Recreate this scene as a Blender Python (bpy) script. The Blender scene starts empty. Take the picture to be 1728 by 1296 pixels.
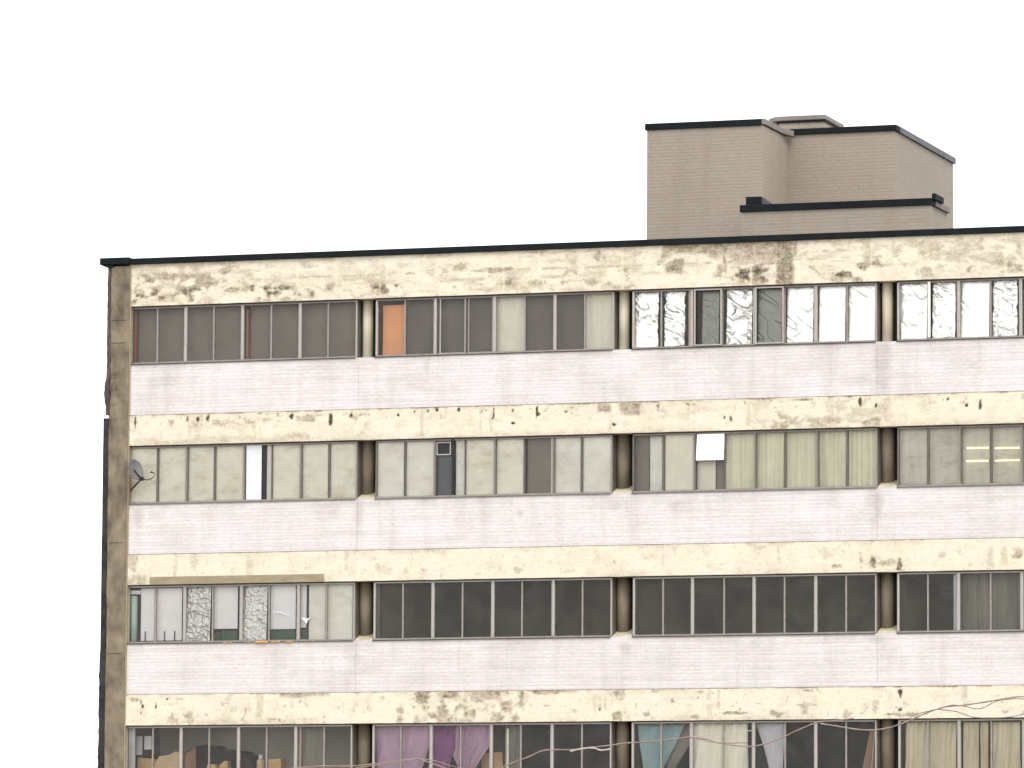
import bpy, bmesh, math, random
import numpy as np
from mathutils import Vector, Matrix
R = math.radians
random.seed(7)
scene = bpy.context.scene
C = scene.collection

# ------------------------------------------------------------ camera
CAM = Vector((46.5946, -113.3823, 1.6)); YAW, PIT, ROL, F = -0.3226107, 0.1050718, 0.0062920, 9663.96
def cam_basis():
    cy, sy, cp, sp = math.cos(YAW), math.sin(YAW), math.cos(PIT), math.sin(PIT)
    f = Vector((sy*cp, cy*cp, sp)); r = Vector((cy, -sy, 0)); u = r.cross(f)
    c, s = math.cos(ROL), math.sin(ROL)
    return c*r + s*u, -s*r + c*u, f
CR, CU, CF = cam_basis()
cd = bpy.data.cameras.new('camera'); cam = bpy.data.objects.new('camera', cd); C.objects.link(cam)
cam.matrix_world = Matrix(((CR.x, CU.x, -CF.x, CAM.x), (CR.y, CU.y, -CF.y, CAM.y), (CR.z, CU.z, -CF.z, CAM.z), (0, 0, 0, 1)))
cd.sensor_width = 36; cd.lens = F/1728*36; cd.clip_start = 1; cd.clip_end = 5000
scene.camera = cam
def at(px, py, Y=0.0):                       # photo pixel -> point on the plane y = Y
    d = CF + CR*((px-864)/F) - CU*((py-648)/F)
    return CAM + d*((Y-CAM.y)/d.y)

# ------------------------------------------------------------ light
SUN_EL, SUN_AZ = 50, 138                     # compass style azimuth, degrees from +y clockwise
w = bpy.data.worlds.new('World'); scene.world = w; w.use_nodes = True
nt = w.node_tree; nt.nodes.clear()
out = nt.nodes.new('ShaderNodeOutputWorld'); bg = nt.nodes.new('ShaderNodeBackground')
sky = nt.nodes.new('ShaderNodeTexSky'); sky.sky_type = 'NISHITA'; sky.sun_disc = False
sky.sun_elevation = R(SUN_EL); sky.sun_rotation = R(SUN_AZ); sky.dust_density = 4; sky.air_density = 1
hsv = nt.nodes.new('ShaderNodeHueSaturation'); hsv.inputs['Saturation'].default_value = 0.10
nt.links.new(sky.outputs[0], hsv.inputs['Color']); # an even, bright cloud layer over the clear sky
cl = nt.nodes.new('ShaderNodeMix'); cl.data_type = 'RGBA'; cl.inputs[0].default_value = .8; cl.inputs[7].default_value = (8.9, 8.9, 9.0, 1)
nt.links.new(hsv.outputs[0], cl.inputs[6]); nt.links.new(cl.outputs[2], bg.inputs[0])
bg.inputs[1].default_value = 0.15; nt.links.new(bg.outputs[0], out.inputs[0])
sl = bpy.data.lights.new('sun', 'SUN'); sl.energy = .9; sl.angle = R(25); sl.color = (1, .96, .9)
so = bpy.data.objects.new('sun', sl); C.objects.link(so)
sd = Vector((math.sin(R(SUN_AZ))*math.cos(R(SUN_EL)), math.cos(R(SUN_AZ))*math.cos(R(SUN_EL)), math.sin(R(SUN_EL))))
so.rotation_euler = sd.to_track_quat('Z', 'Y').to_euler()
scene.view_settings.view_transform = 'Standard'; scene.view_settings.look = 'None'
scene.view_settings.gamma = 1; scene.view_settings.exposure = 0.43
scene.cycles.max_bounces = 8; scene.cycles.transparent_max_bounces = 12

# ------------------------------------------------------------ numpy noise
def _h(ix, iz, s):
    n = (ix*374761393 + iz*668265263 + s*974711) & 0xffffffff
    n = ((n ^ (n >> 13))*1274126177) & 0xffffffff
    return ((n ^ (n >> 16)) & 0xffff)/65535.0
def vn(x, z, s=0):
    ix, iz = np.floor(x).astype(np.int64), np.floor(z).astype(np.int64); fx, fz = x-ix, z-iz
    fx, fz = fx*fx*(3-2*fx), fz*fz*(3-2*fz)
    a, b, c, d = _h(ix, iz, s), _h(ix+1, iz, s), _h(ix, iz+1, s), _h(ix+1, iz+1, s)
    return (a*(1-fx)+b*fx)*(1-fz)+(c*(1-fx)+d*fx)*fz
def fbm(x, z, s=0, o=5):
    t = np.zeros_like(x); a = .5; n = 0
    for i in range(o):
        t += a*vn(x*2**i, z*2**i, s+i*17); n += a; a *= .55
    return t/n
def sm(a, b, v):
    t = np.clip((v-a)/(b-a), 0, 1); return t*t*(3-2*t)

# ------------------------------------------------------------ materials
def new_mat(name):
    m = bpy.data.materials.new(name); m.use_nodes = True
    return m, m.node_tree, m.node_tree.nodes['Principled BSDF']
def setp(b, **k):
    for a, v in k.items(): b.inputs[a.replace('_', ' ')].default_value = v
def col(c): return (c[0], c[1], c[2], 1)
def ramp(nt, stops, src):
    r = nt.nodes.new('ShaderNodeValToRGB'); cr = r.color_ramp
    while len(cr.elements) < len(stops): cr.elements.new(.5)
    for e, (p, c) in zip(cr.elements, stops): e.position = p; e.color = col(c) if hasattr(c, '__len__') else (c, c, c, 1)
    nt.links.new(src, r.inputs[0]); return r
def noise(nt, scale, detail=4, rough=.55, vec=None, stretch=None):
    tc = nt.nodes.new('ShaderNodeTexCoord'); n = nt.nodes.new('ShaderNodeTexNoise')
    n.inputs['Scale'].default_value = scale; n.inputs['Detail'].default_value = detail; n.inputs['Roughness'].default_value = rough
    src = tc.outputs['Object']
    if stretch:
        mp = nt.nodes.new('ShaderNodeMapping'); mp.inputs['Scale'].default_value = stretch
        nt.links.new(src, mp.inputs[0]); src = mp.outputs[0]
    nt.links.new(src, n.inputs['Vector']); return n
def mix(nt, a, b, fac, mode='MIX'):
    m = nt.nodes.new('ShaderNodeMix'); m.data_type = 'RGBA'; m.blend_type = mode
    for i, v in ((6, a), (7, b)):
        if hasattr(v, 'is_linked'): nt.links.new(v, m.inputs[i])
        else: m.inputs[i].default_value = col(v)
    if hasattr(fac, 'is_linked'): nt.links.new(fac, m.inputs[0])
    else: m.inputs[0].default_value = fac
    return m.outputs[2]
def bump(nt, b, h, dist=.01, strength=.5):
    n = nt.nodes.new('ShaderNodeBump'); n.inputs['Distance'].default_value = dist; n.inputs['Strength'].default_value = strength
    nt.links.new(h, n.inputs['Height']); nt.links.new(n.outputs[0], b.inputs['Normal'])

def mottled(name, c1, c2, scale=3, rough=.8, metal=0, bumpd=.003, stretch=None, detail=6, spec=.3):
    m, t, b = new_mat(name); n = noise(t, scale, detail, .6, stretch=stretch)
    r = ramp(t, [(.32, c1), (.68, c2)], n.outputs[0]); t.links.new(r.outputs[0], b.inputs['Base Color'])
    setp(b, Roughness=rough, Metallic=metal); b.inputs['Specular IOR Level'].default_value = spec
    if bumpd: bump(t, b, n.outputs[0], bumpd)
    return m

def slab_material():
    m, t, b = new_mat('painted_concrete')
    a = t.nodes.new('ShaderNodeAttribute'); a.attribute_name = 'wear'
    n = noise(t, 7, 9, .72, stretch=(.8, .8, 1.3))
    add = t.nodes.new('ShaderNodeMath'); add.operation = 'MULTIPLY_ADD'
    n9 = noise(t, 19, 5, .7); mm = t.nodes.new('ShaderNodeMath'); mm.operation = 'MULTIPLY_ADD'; t.links.new(n9.outputs[0], mm.inputs[0]); mm.inputs[1].default_value = 1.1; mm.inputs[2].default_value = -.52
    ml = t.nodes.new('ShaderNodeMath'); ml.operation = 'MULTIPLY_ADD'; t.links.new(n.outputs[0], ml.inputs[0]); ml.inputs[1].default_value = 2.1
    t.links.new(mm.outputs[0], ml.inputs[2])
    ml2 = t.nodes.new('ShaderNodeMath'); ml2.operation = 'MULTIPLY'; t.links.new(ml.outputs[0], ml2.inputs[0]); t.links.new(a.outputs['Fac'], ml2.inputs[1])
    t.links.new(n.outputs[0], add.inputs[0]); add.inputs[1].default_value = .40
    t.links.new(ml2.outputs[0], add.inputs[2])
    sub = t.nodes.new('ShaderNodeMath'); sub.operation = 'SUBTRACT'; t.links.new(add.outputs[0], sub.inputs[0]); sub.inputs[1].default_value = .17
    r = ramp(t, [(.0, (.85, .79, .67)), (.14, (.80, .735, .61)), (.34, (.67, .60, .485)), (.56, (.475, .405, .315)), (.76, (.28, .23, .17)), (1, (.07, .06, .05))], sub.outputs[0])
    n2 = noise(t, 2.2, 6, .6); tint = ramp(t, [(.34, (1, .945, .93)), (.48, (1, 1, .98)), (.62, (.98, .985, .925))], n2.outputs[0])
    n3 = noise(t, 22, 5, .75); fine = ramp(t, [(.3, (.80, .775, .73)), (.55, (1, 1, 1))], n3.outputs[0])
    c = mix(t, r.outputs[0], tint.outputs[0], 1, 'MULTIPLY'); c = mix(t, c, fine.outputs[0], .9, 'MULTIPLY')
    t.links.new(c, b.inputs['Base Color']); setp(b, Roughness=.85)
    inv = t.nodes.new('ShaderNodeMath'); inv.operation = 'MULTIPLY'; inv.inputs[1].default_value = -1; t.links.new(sub.outputs[0], inv.inputs[0])
    bump(t, b, inv.outputs[0], .02, .5)
    return m

def brick_material(name, c1, c2, mortar, stain=(.66, .63, .59), streak=.36, course=.6):
    m, t, b = new_mat(name)
    tc = t.nodes.new('ShaderNodeTexCoord'); sx = t.nodes.new('ShaderNodeSeparateXYZ'); t.links.new(tc.outputs['Object'], sx.inputs[0])
    ad = t.nodes.new('ShaderNodeMath'); ad.operation = 'ADD'; t.links.new(sx.outputs[0], ad.inputs[0]); t.links.new(sx.outputs[1], ad.inputs[1])
    cx = t.nodes.new('ShaderNodeCombineXYZ'); t.links.new(ad.outputs[0], cx.inputs[0]); t.links.new(sx.outputs[2], cx.inputs[1])
    br = t.nodes.new('ShaderNodeTexBrick'); t.links.new(cx.outputs[0], br.inputs['Vector'])
    br.inputs['Scale'].default_value = 1; br.inputs['Brick Width'].default_value = .21; br.inputs['Row Height'].default_value = .0735
    br.inputs['Mortar Size'].default_value = .008; br.inputs['Mortar Smooth'].default_value = .3; br.inputs['Bias'].default_value = -.1
    br.inputs['Color1'].default_value = col(c1); br.inputs['Color2'].default_value = col(c2); br.inputs['Mortar'].default_value = col(mortar)
    # broad grime, vertical streaks and single courses that caught more dirt
    g = noise(t, .8, 5, .6, stretch=(1, 1, .8)); gr = ramp(t, [(.38, 1.0), (.72, stain)], g.outputs[0])
    s = noise(t, 1.6, 4, .6, stretch=(1.5, 1.5, .12)); sr = ramp(t, [(.5, 1.0), (.75, stain)], s.outputs[0])
    h = noise(t, 1, 3, .5, stretch=(.5, .5, 13.6)); hr = ramp(t, [(.42, 1.0), (.75, (.80, .78, .75))], h.outputs[0])
    f = noise(t, 26, 3, .7, stretch=(.6, .6, 1.6)); fr = ramp(t, [(.28, (.86, .855, .86)), (.6, 1.0)], f.outputs[0])
    p = noise(t, 7, 3, .6); pr = ramp(t, [(.4, (1, .968, .965)), (.6, (.965, .98, .985))], p.outputs[0])
    c = mix(t, br.outputs[0], gr.outputs[0], .8*streak, 'MULTIPLY'); c = mix(t, c, sr.outputs[0], streak, 'MULTIPLY')
    c = mix(t, c, hr.outputs[0], course, 'MULTIPLY'); c = mix(t, c, fr.outputs[0], .8, 'MULTIPLY')
    k = noise(t, 1, 3, .75, stretch=(7, 7, 26)); kr = ramp(t, [(.34, (.94, .935, .94)), (.62, (1.05, 1.05, 1.05))], k.outputs[0]); c = mix(t, c, kr.outputs[0], .9, 'MULTIPLY'); c = mix(t, c, pr.outputs[0], 1, 'MULTIPLY')
    wa = t.nodes.new('ShaderNodeAttribute'); wa.attribute_name = 'wear'; wr = ramp(t, [(0, (1, 1, 1)), (1, (.50, .47, .42))], wa.outputs['Fac']); c = mix(t, c, wr.outputs[0], 1, 'MULTIPLY')
    t.links.new(c, b.inputs['Base Color']); setp(b, Roughness=.8); b.inputs['Specular IOR Level'].default_value = .25
    iv = t.nodes.new('ShaderNodeMath'); iv.operation = 'SUBTRACT'; iv.inputs[0].default_value = 1; t.links.new(br.outputs['Fac'], iv.inputs[1])
    bump(t, b, iv.outputs[0], .006, .6)
    return m

def glass_material():
    m = bpy.data.materials.new('window_glass'); m.use_nodes = True; t = m.node_tree; t.nodes.clear()
    o = t.nodes.new('ShaderNodeOutputMaterial'); mx = t.nodes.new('ShaderNodeMixShader'); fr = t.nodes.new('ShaderNodeFresnel'); fr.inputs[0].default_value = 1.26
    tr = t.nodes.new('ShaderNodeBsdfTransparent'); tr.inputs[0].default_value = (.995, .995, .985, 1)
    gl = t.nodes.new('ShaderNodeBsdfGlossy'); gl.inputs['Roughness'].default_value = .03
    df = t.nodes.new('ShaderNodeBsdfDiffuse'); df.inputs[0].default_value = (.5, .47, .42, 1)
    n = noise(t, 3, 5, .65); r = ramp(t, [(.38, .03), (.8, .08)], n.outputs[0]); m2 = t.nodes.new('ShaderNodeMixShader')
    t.links.new(fr.outputs[0], mx.inputs[0]); t.links.new(tr.outputs[0], mx.inputs[1]); t.links.new(gl.outputs[0], mx.inputs[2])
    t.links.new(r.outputs[0], m2.inputs[0]); t.links.new(mx.outputs[0], m2.inputs[1]); t.links.new(df.outputs[0], m2.inputs[2])
    t.links.new(m2.outputs[0], o.inputs[0]); return m

def foil_material(name='aluminium_foil', c=(.98, .98, .975), rough=.36):
    m, t, b = new_mat(name); setp(b, Metallic=1.0, Roughness=rough); b.inputs['Base Color'].default_value = col(c)
    n = noise(t, 16, 4, .6); bump(t, b, n.outputs[0], .006, .5); return m

M = dict(
    slab=slab_material(),
    brick=brick_material('painted_brick', (.86, .82, .825), (.85, .81, .815), (.825, .785, .79)),
    tower_brick=brick_material('beige_brick', (.395, .345, .285), (.385, .337, .278), (.372, .325, .267), (.80, .78, .74), .3, .25),
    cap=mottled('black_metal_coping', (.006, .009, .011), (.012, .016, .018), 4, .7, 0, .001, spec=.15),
    coping=mottled('grey_weathered_coping', (.20, .18, .17), (.28, .255, .24), 6, .8),
    lead=mottled('blue_grey_flashing', (.05, .06, .072), (.11, .12, .138), 5, .5),
    tar=mottled('black_tar_strip', (.012, .014, .015), (.05, .05, .045), 5, .7, 0, .01),
    pillar=mottled('weathered_concrete', (.12, .10, .073), (.32, .262, .185), 3.4, .9, 0, .03, (1, 1, .6), 10),
    bare=mottled('bare_concrete', (.30, .25, .165), (.40, .335, .23), 3, .9, 0, .004, (1, 1, 3)),
    frame=mottled('dull_aluminium', (.30, .27, .25), (.40, .365, .34), 10, .6, .3, 0),
    mullion=mottled('pale_aluminium', (.43, .40, .37), (.52, .49, .46), 14, .5, .3, 0),
    dim=mottled('dim_aluminium', (.15, .135, .115), (.21, .19, .165), 8, .7, 0, 0),
    head_shade_sill=mottled('dark_head_shade_and_sill', (.05, .045, .04), (.08, .07, .06), 8, .7, 0, 0),  # drip sills, plus head strips painting the shade under the bands
    column_foot=mottled('column_foot_lit_tone', (.44, .39, .27), (.58, .52, .38), 5, .85),
    column=mottled('niche_shaded_column', (.17, .14, .105), (.30, .25, .18), 3, .85, 0, .004, (1, 1, .5)),
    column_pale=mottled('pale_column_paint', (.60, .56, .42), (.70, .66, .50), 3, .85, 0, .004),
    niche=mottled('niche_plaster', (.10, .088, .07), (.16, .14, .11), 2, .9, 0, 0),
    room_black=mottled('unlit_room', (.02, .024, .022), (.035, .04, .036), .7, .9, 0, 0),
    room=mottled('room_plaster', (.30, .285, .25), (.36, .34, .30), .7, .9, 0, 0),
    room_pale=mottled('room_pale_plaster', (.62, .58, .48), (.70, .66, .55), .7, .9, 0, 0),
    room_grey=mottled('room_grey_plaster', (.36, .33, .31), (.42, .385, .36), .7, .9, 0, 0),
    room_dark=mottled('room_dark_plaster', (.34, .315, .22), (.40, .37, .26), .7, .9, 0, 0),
    rusty=mottled('rusty_wall_paint', (.50, .22, .12), (.60, .27, .15), 1, .8, 0, 0),
    orange=mottled('orange_wall_paint', (.90, .40, .19), (.94, .45, .22), 1, .8, 0, 0),
    glass=glass_material(), foil=foil_material(), foil_dull=foil_material('dull_foil', (.68, .675, .65), .45), plastic=foil_material('dull_grey_foil', (.22, .23, .21), .38),
    asphalt=mottled('asphalt', (.045, .045, .045), (.06, .06, .058), 2, .9),
    stainseam=mottled('dark_joint_stain', (.06, .05, .04), (.12, .10, .075), 6, .9, 0, 0),
    edge=mottled('dark_stained_concrete', (.06, .055, .05), (.12, .105, .085), 3, .9, 0, .01),
    soil=mottled('dry_ground', (.20, .185, .15), (.27, .25, .21), .3, .95),
    dish=mottled('dish_grey_paint', (.15, .15, .15), (.20, .20, .20), 6, .5),
    dark=mottled('dark_steel', (.02, .022, .022), (.035, .035, .035), 6, .5),
    rust=mottled('weathered_pink_cable', (.24, .17, .15), (.36, .28, .25), 3, .7, 0, 0),
    card=mottled('brown_cardboard', (.60, .38, .19), (.72, .48, .26), 3, .9, 0, 0),
    wood=mottled('stained_timber', (.25, .13, .07), (.33, .18, .10), 3, .7, 0, 0, (6, 6, .6)),
    black=mottled('black_cloth', (.004, .004, .004), (.009, .009, .008), 3, .9, 0, 0),
    white=mottled('white_board', (.93, .90, .92), (.96, .93, .95), 1.5, .7, 0, 0),
    pure=mottled('white_paint', (.72, .73, .76), (.78, .79, .81), 2, .6, 0, 0),
    green=mottled('dark_green_shelf', (.05, .10, .07), (.08, .14, .10), 2, .7, 0, 0),
    mint=mottled('mint_fabric', (.58, .74, .66), (.68, .84, .76), 2, .8, 0, 0),
    blueglass=mottled('slate_blue_panel', (.055, .075, .085), (.075, .10, .11), 2, .4, 0, 0),
    foam=mottled('orange_foam', (.65, .30, .06), (.75, .42, .12), 12, .8, 0, .01),
    pink=mottled('pink_tape', (.62, .42, .40), (.68, .50, .48), 4, .7, 0, 0),
    peach=mottled('peach_plastic', (.6, .42, .26), (.7, .52, .33), 4, .6, 0, 0),
)
def cloth(name, c1, c2, scale=2.5, stretch=(1, 1, 1), dirt=None):
    m, t, b = new_mat(name); n = noise(t, scale, 5, .6, stretch=stretch)
    r = ramp(t, [(.32, c1), (.7, c2)], n.outputs[0]); c = r.outputs[0]
    if dirt:
        d = noise(t, 2.2, 6, .7, stretch=(1, 1, 2.2)); dr = ramp(t, [(.50, 1.0), (.74, dirt)], d.outputs[0]); c = mix(t, c, dr.outputs[0], 1, 'MULTIPLY')
    t.links.new(c, b.inputs['Base Color']); setp(b, Roughness=.9); b.inputs['Specular IOR Level'].default_value = .1
    return m
M['dusty'] = cloth('dusty_paper', (.88, .84, .72), (.95, .92, .81), 2.5, (1, 1, 1), (.70, .67, .60))
M['dusty_pale'] = cloth('pale_paper', (.86, .84, .76), (.95, .94, .88), 2, (1, 1, 1), (.76, .75, .70))
M['sheer'] = cloth('sheer_curtain', (.66, .63, .47), (.95, .92, .73), 5, (3, 3, .08))
M['sheer_grey'] = cloth('grey_sheer', (.62, .585, .51), (.76, .72, .64), 3, (2, 2, .3), (.68, .65, .6))
M['cream'] = cloth('cream_curtain', (.84, .81, .68), (.93, .90, .78), 3, (3, 3, .1))
M['blind'] = cloth('vertical_blind', (.55, .485, .34), (.80, .73, .55), 5, (3, 3, .05))
M['purple'] = cloth('purple_cloth', (.43, .28, .40), (.54, .37, .50), 2)
M['violet'] = cloth('deep_violet_cloth', (.22, .08, .22), (.32, .14, .32), 2)
M['teal'] = cloth('teal_cloth', (.24, .37, .38), (.33, .46, .50), 2)
M['greycloth'] = cloth('grey_cloth', (.55, .54, .60), (.68, .67, .72), 2)
M['reflection_grey'] = cloth('grey_brown_reflection_tone', (.215, .185, .162), (.25, .216, .19), 2)
M['reflection_dark'] = cloth('dark_grey_reflection_tone', (.16, .142, .125), (.195, .175, .158), 2)
M['taupe'] = cloth('taupe_panel', (.22, .20, .17), (.26, .235, .205), 2)
M['murk'] = cloth('murky_curtain', (.15, .145, .12), (.30, .28, .24), 2, (3, 3, .2))

# ------------------------------------------------------------ mesh builder
class MB:
    def __init__(s): s.v = []; s.f = []; s.m = []
    def box(s, x0, x1, y0, y1, z0, z1, mi=0):
        b = len(s.v)
        s.v += [(x, y, z) for z in (z0, z1) for y in (y0, y1) for x in (x0, x1)]
        s.f += [tuple(b+i for i in q) for q in ((0, 2, 3, 1), (4, 5, 7, 6), (0, 1, 5, 4), (2, 6, 7, 3), (0, 4, 6, 2), (1, 3, 7, 5))]; s.m += [mi]*6
        return s
    def prism(s, pts, z0, z1, mi=0):                       # footprint in xy, counter-clockwise
        b = len(s.v); n = len(pts)
        s.v += [(p[0], p[1], z0) for p in pts]+[(p[0], p[1], z1) for p in pts]
        s.f.append(tuple(b+i for i in reversed(range(n)))); s.f.append(tuple(b+n+i for i in range(n)))
        for i in range(n): j = (i+1) % n; s.f.append((b+i, b+j, b+n+j, b+n+i))
        s.m += [mi]*(n+2); return s
    def prism_y(s, pts, y0, y1, mi=0):                     # outline in xz, extruded in y
        b = len(s.v); n = len(pts)
        s.v += [(p[0], y0, p[1]) for p in pts]+[(p[0], y1, p[1]) for p in pts]
        s.f.append(tuple(b+i for i in range(n))); s.f.append(tuple(b+n+i for i in reversed(range(n))))
        for i in range(n): j = (i+1) % n; s.f.append((b+j, b+i, b+n+i, b+n+j))
        s.m += [mi]*(n+2); return s
    def tube(s, pts, r, n=8, mi=0, caps=True):
        pts = [Vector(p) for p in pts]; rings = []
        for i, p in enumerate(pts):
            d = (pts[min(i+1, len(pts)-1)]-pts[max(i-1, 0)]).normalized()
            a = d.cross(Vector((0, 0, 1))); a = a.normalized() if a.length > 1e-4 else Vector((1, 0, 0)); c = a.cross(d)
            rr = r[i] if hasattr(r, '__len__') else r; b = len(s.v)
            s.v += [tuple(p+(a*math.cos(2*math.pi*k/n)+c*math.sin(2*math.pi*k/n))*rr) for k in range(n)]; rings.append(b)
        for a, b in zip(rings, rings[1:]):
            for k in range(n): s.f.append((a+k, a+(k+1) % n, b+(k+1) % n, b+k)); s.m.append(mi)
        if caps:
            s.f += [tuple(rings[0]+k for k in reversed(range(n))), tuple(rings[-1]+k for k in range(n))]; s.m += [mi]*2
        return s
    def grid(s, P, mi=0):                                  # P: (nz, nx, 3)
        b = len(s.v); nz, nx = P.shape[:2]; s.v += [tuple(p) for p in P.reshape(-1, 3)]
        for j in range(nz-1):
            for i in range(nx-1): s.f.append((b+j*nx+i, b+j*nx+i+1, b+(j+1)*nx+i+1, b+(j+1)*nx+i)); s.m.append(mi)
        return s
    def build(s, name, mats, parent=None, smooth=False, bevel=0, solid=0):
        me = bpy.data.meshes.new(name); me.from_pydata(s.v, [], s.f); me.update()
        mats = mats if isinstance(mats, (list, tuple)) else [mats]
        for m in mats: me.materials.append(m)
        me.polygons.foreach_set('material_index', s.m)
        if smooth: me.polygons.foreach_set('use_smooth', [True]*len(me.polygons))
        o = bpy.data.objects.new(name, me); C.objects.link(o)
        if parent: o.parent = parent
        if bevel: bv = o.modifiers.new('bevel', 'BEVEL'); bv.width = bevel; bv.segments = 2; bv.limit_method = 'ANGLE'
        if solid: sv = o.modifiers.new('solid', 'SOLIDIFY'); sv.thickness = solid
        return o
def tag(o, label=None, cat=None, group=None, kind=None):
    for k, v in (('label', label), ('category', cat), ('group', group), ('kind', kind)):
        if v: o[k] = v
    return o
def empty(name, label, cat, loc=(0, 0, 0), group=None):
    o = bpy.data.objects.new(name, None); C.objects.link(o); o.location = loc; return tag(o, label, cat, group)

# ------------------------------------------------------------ levels measured on the facade
ROOF, CAPB = 17.154, 17.024
HEAD = [16.122, 13.112, 10.120, 7.117, 4.11]
SILL = [14.868, 11.857, 8.864, 5.86, 2.86]
SLABT = [None, 13.762, 10.769, 7.770, 4.765]
XL, XR = 0.0, 28.4
DEPTH = 13.0
YW = .095                                               # window plane
ground = MB().box(-400, 400, -400, 500, -.5, 0).build('ground', M['soil']); tag(ground, kind='structure')
road = MB().box(-400, 400, -62, -50, .0, .004+.001).build('road', M['asphalt']); tag(road, kind='structure')

B = empty('apartment_block', 'long weathered slab block with cream concrete bands, white brick panels and ribbon windows', 'building', (0, 0, 0))

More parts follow.
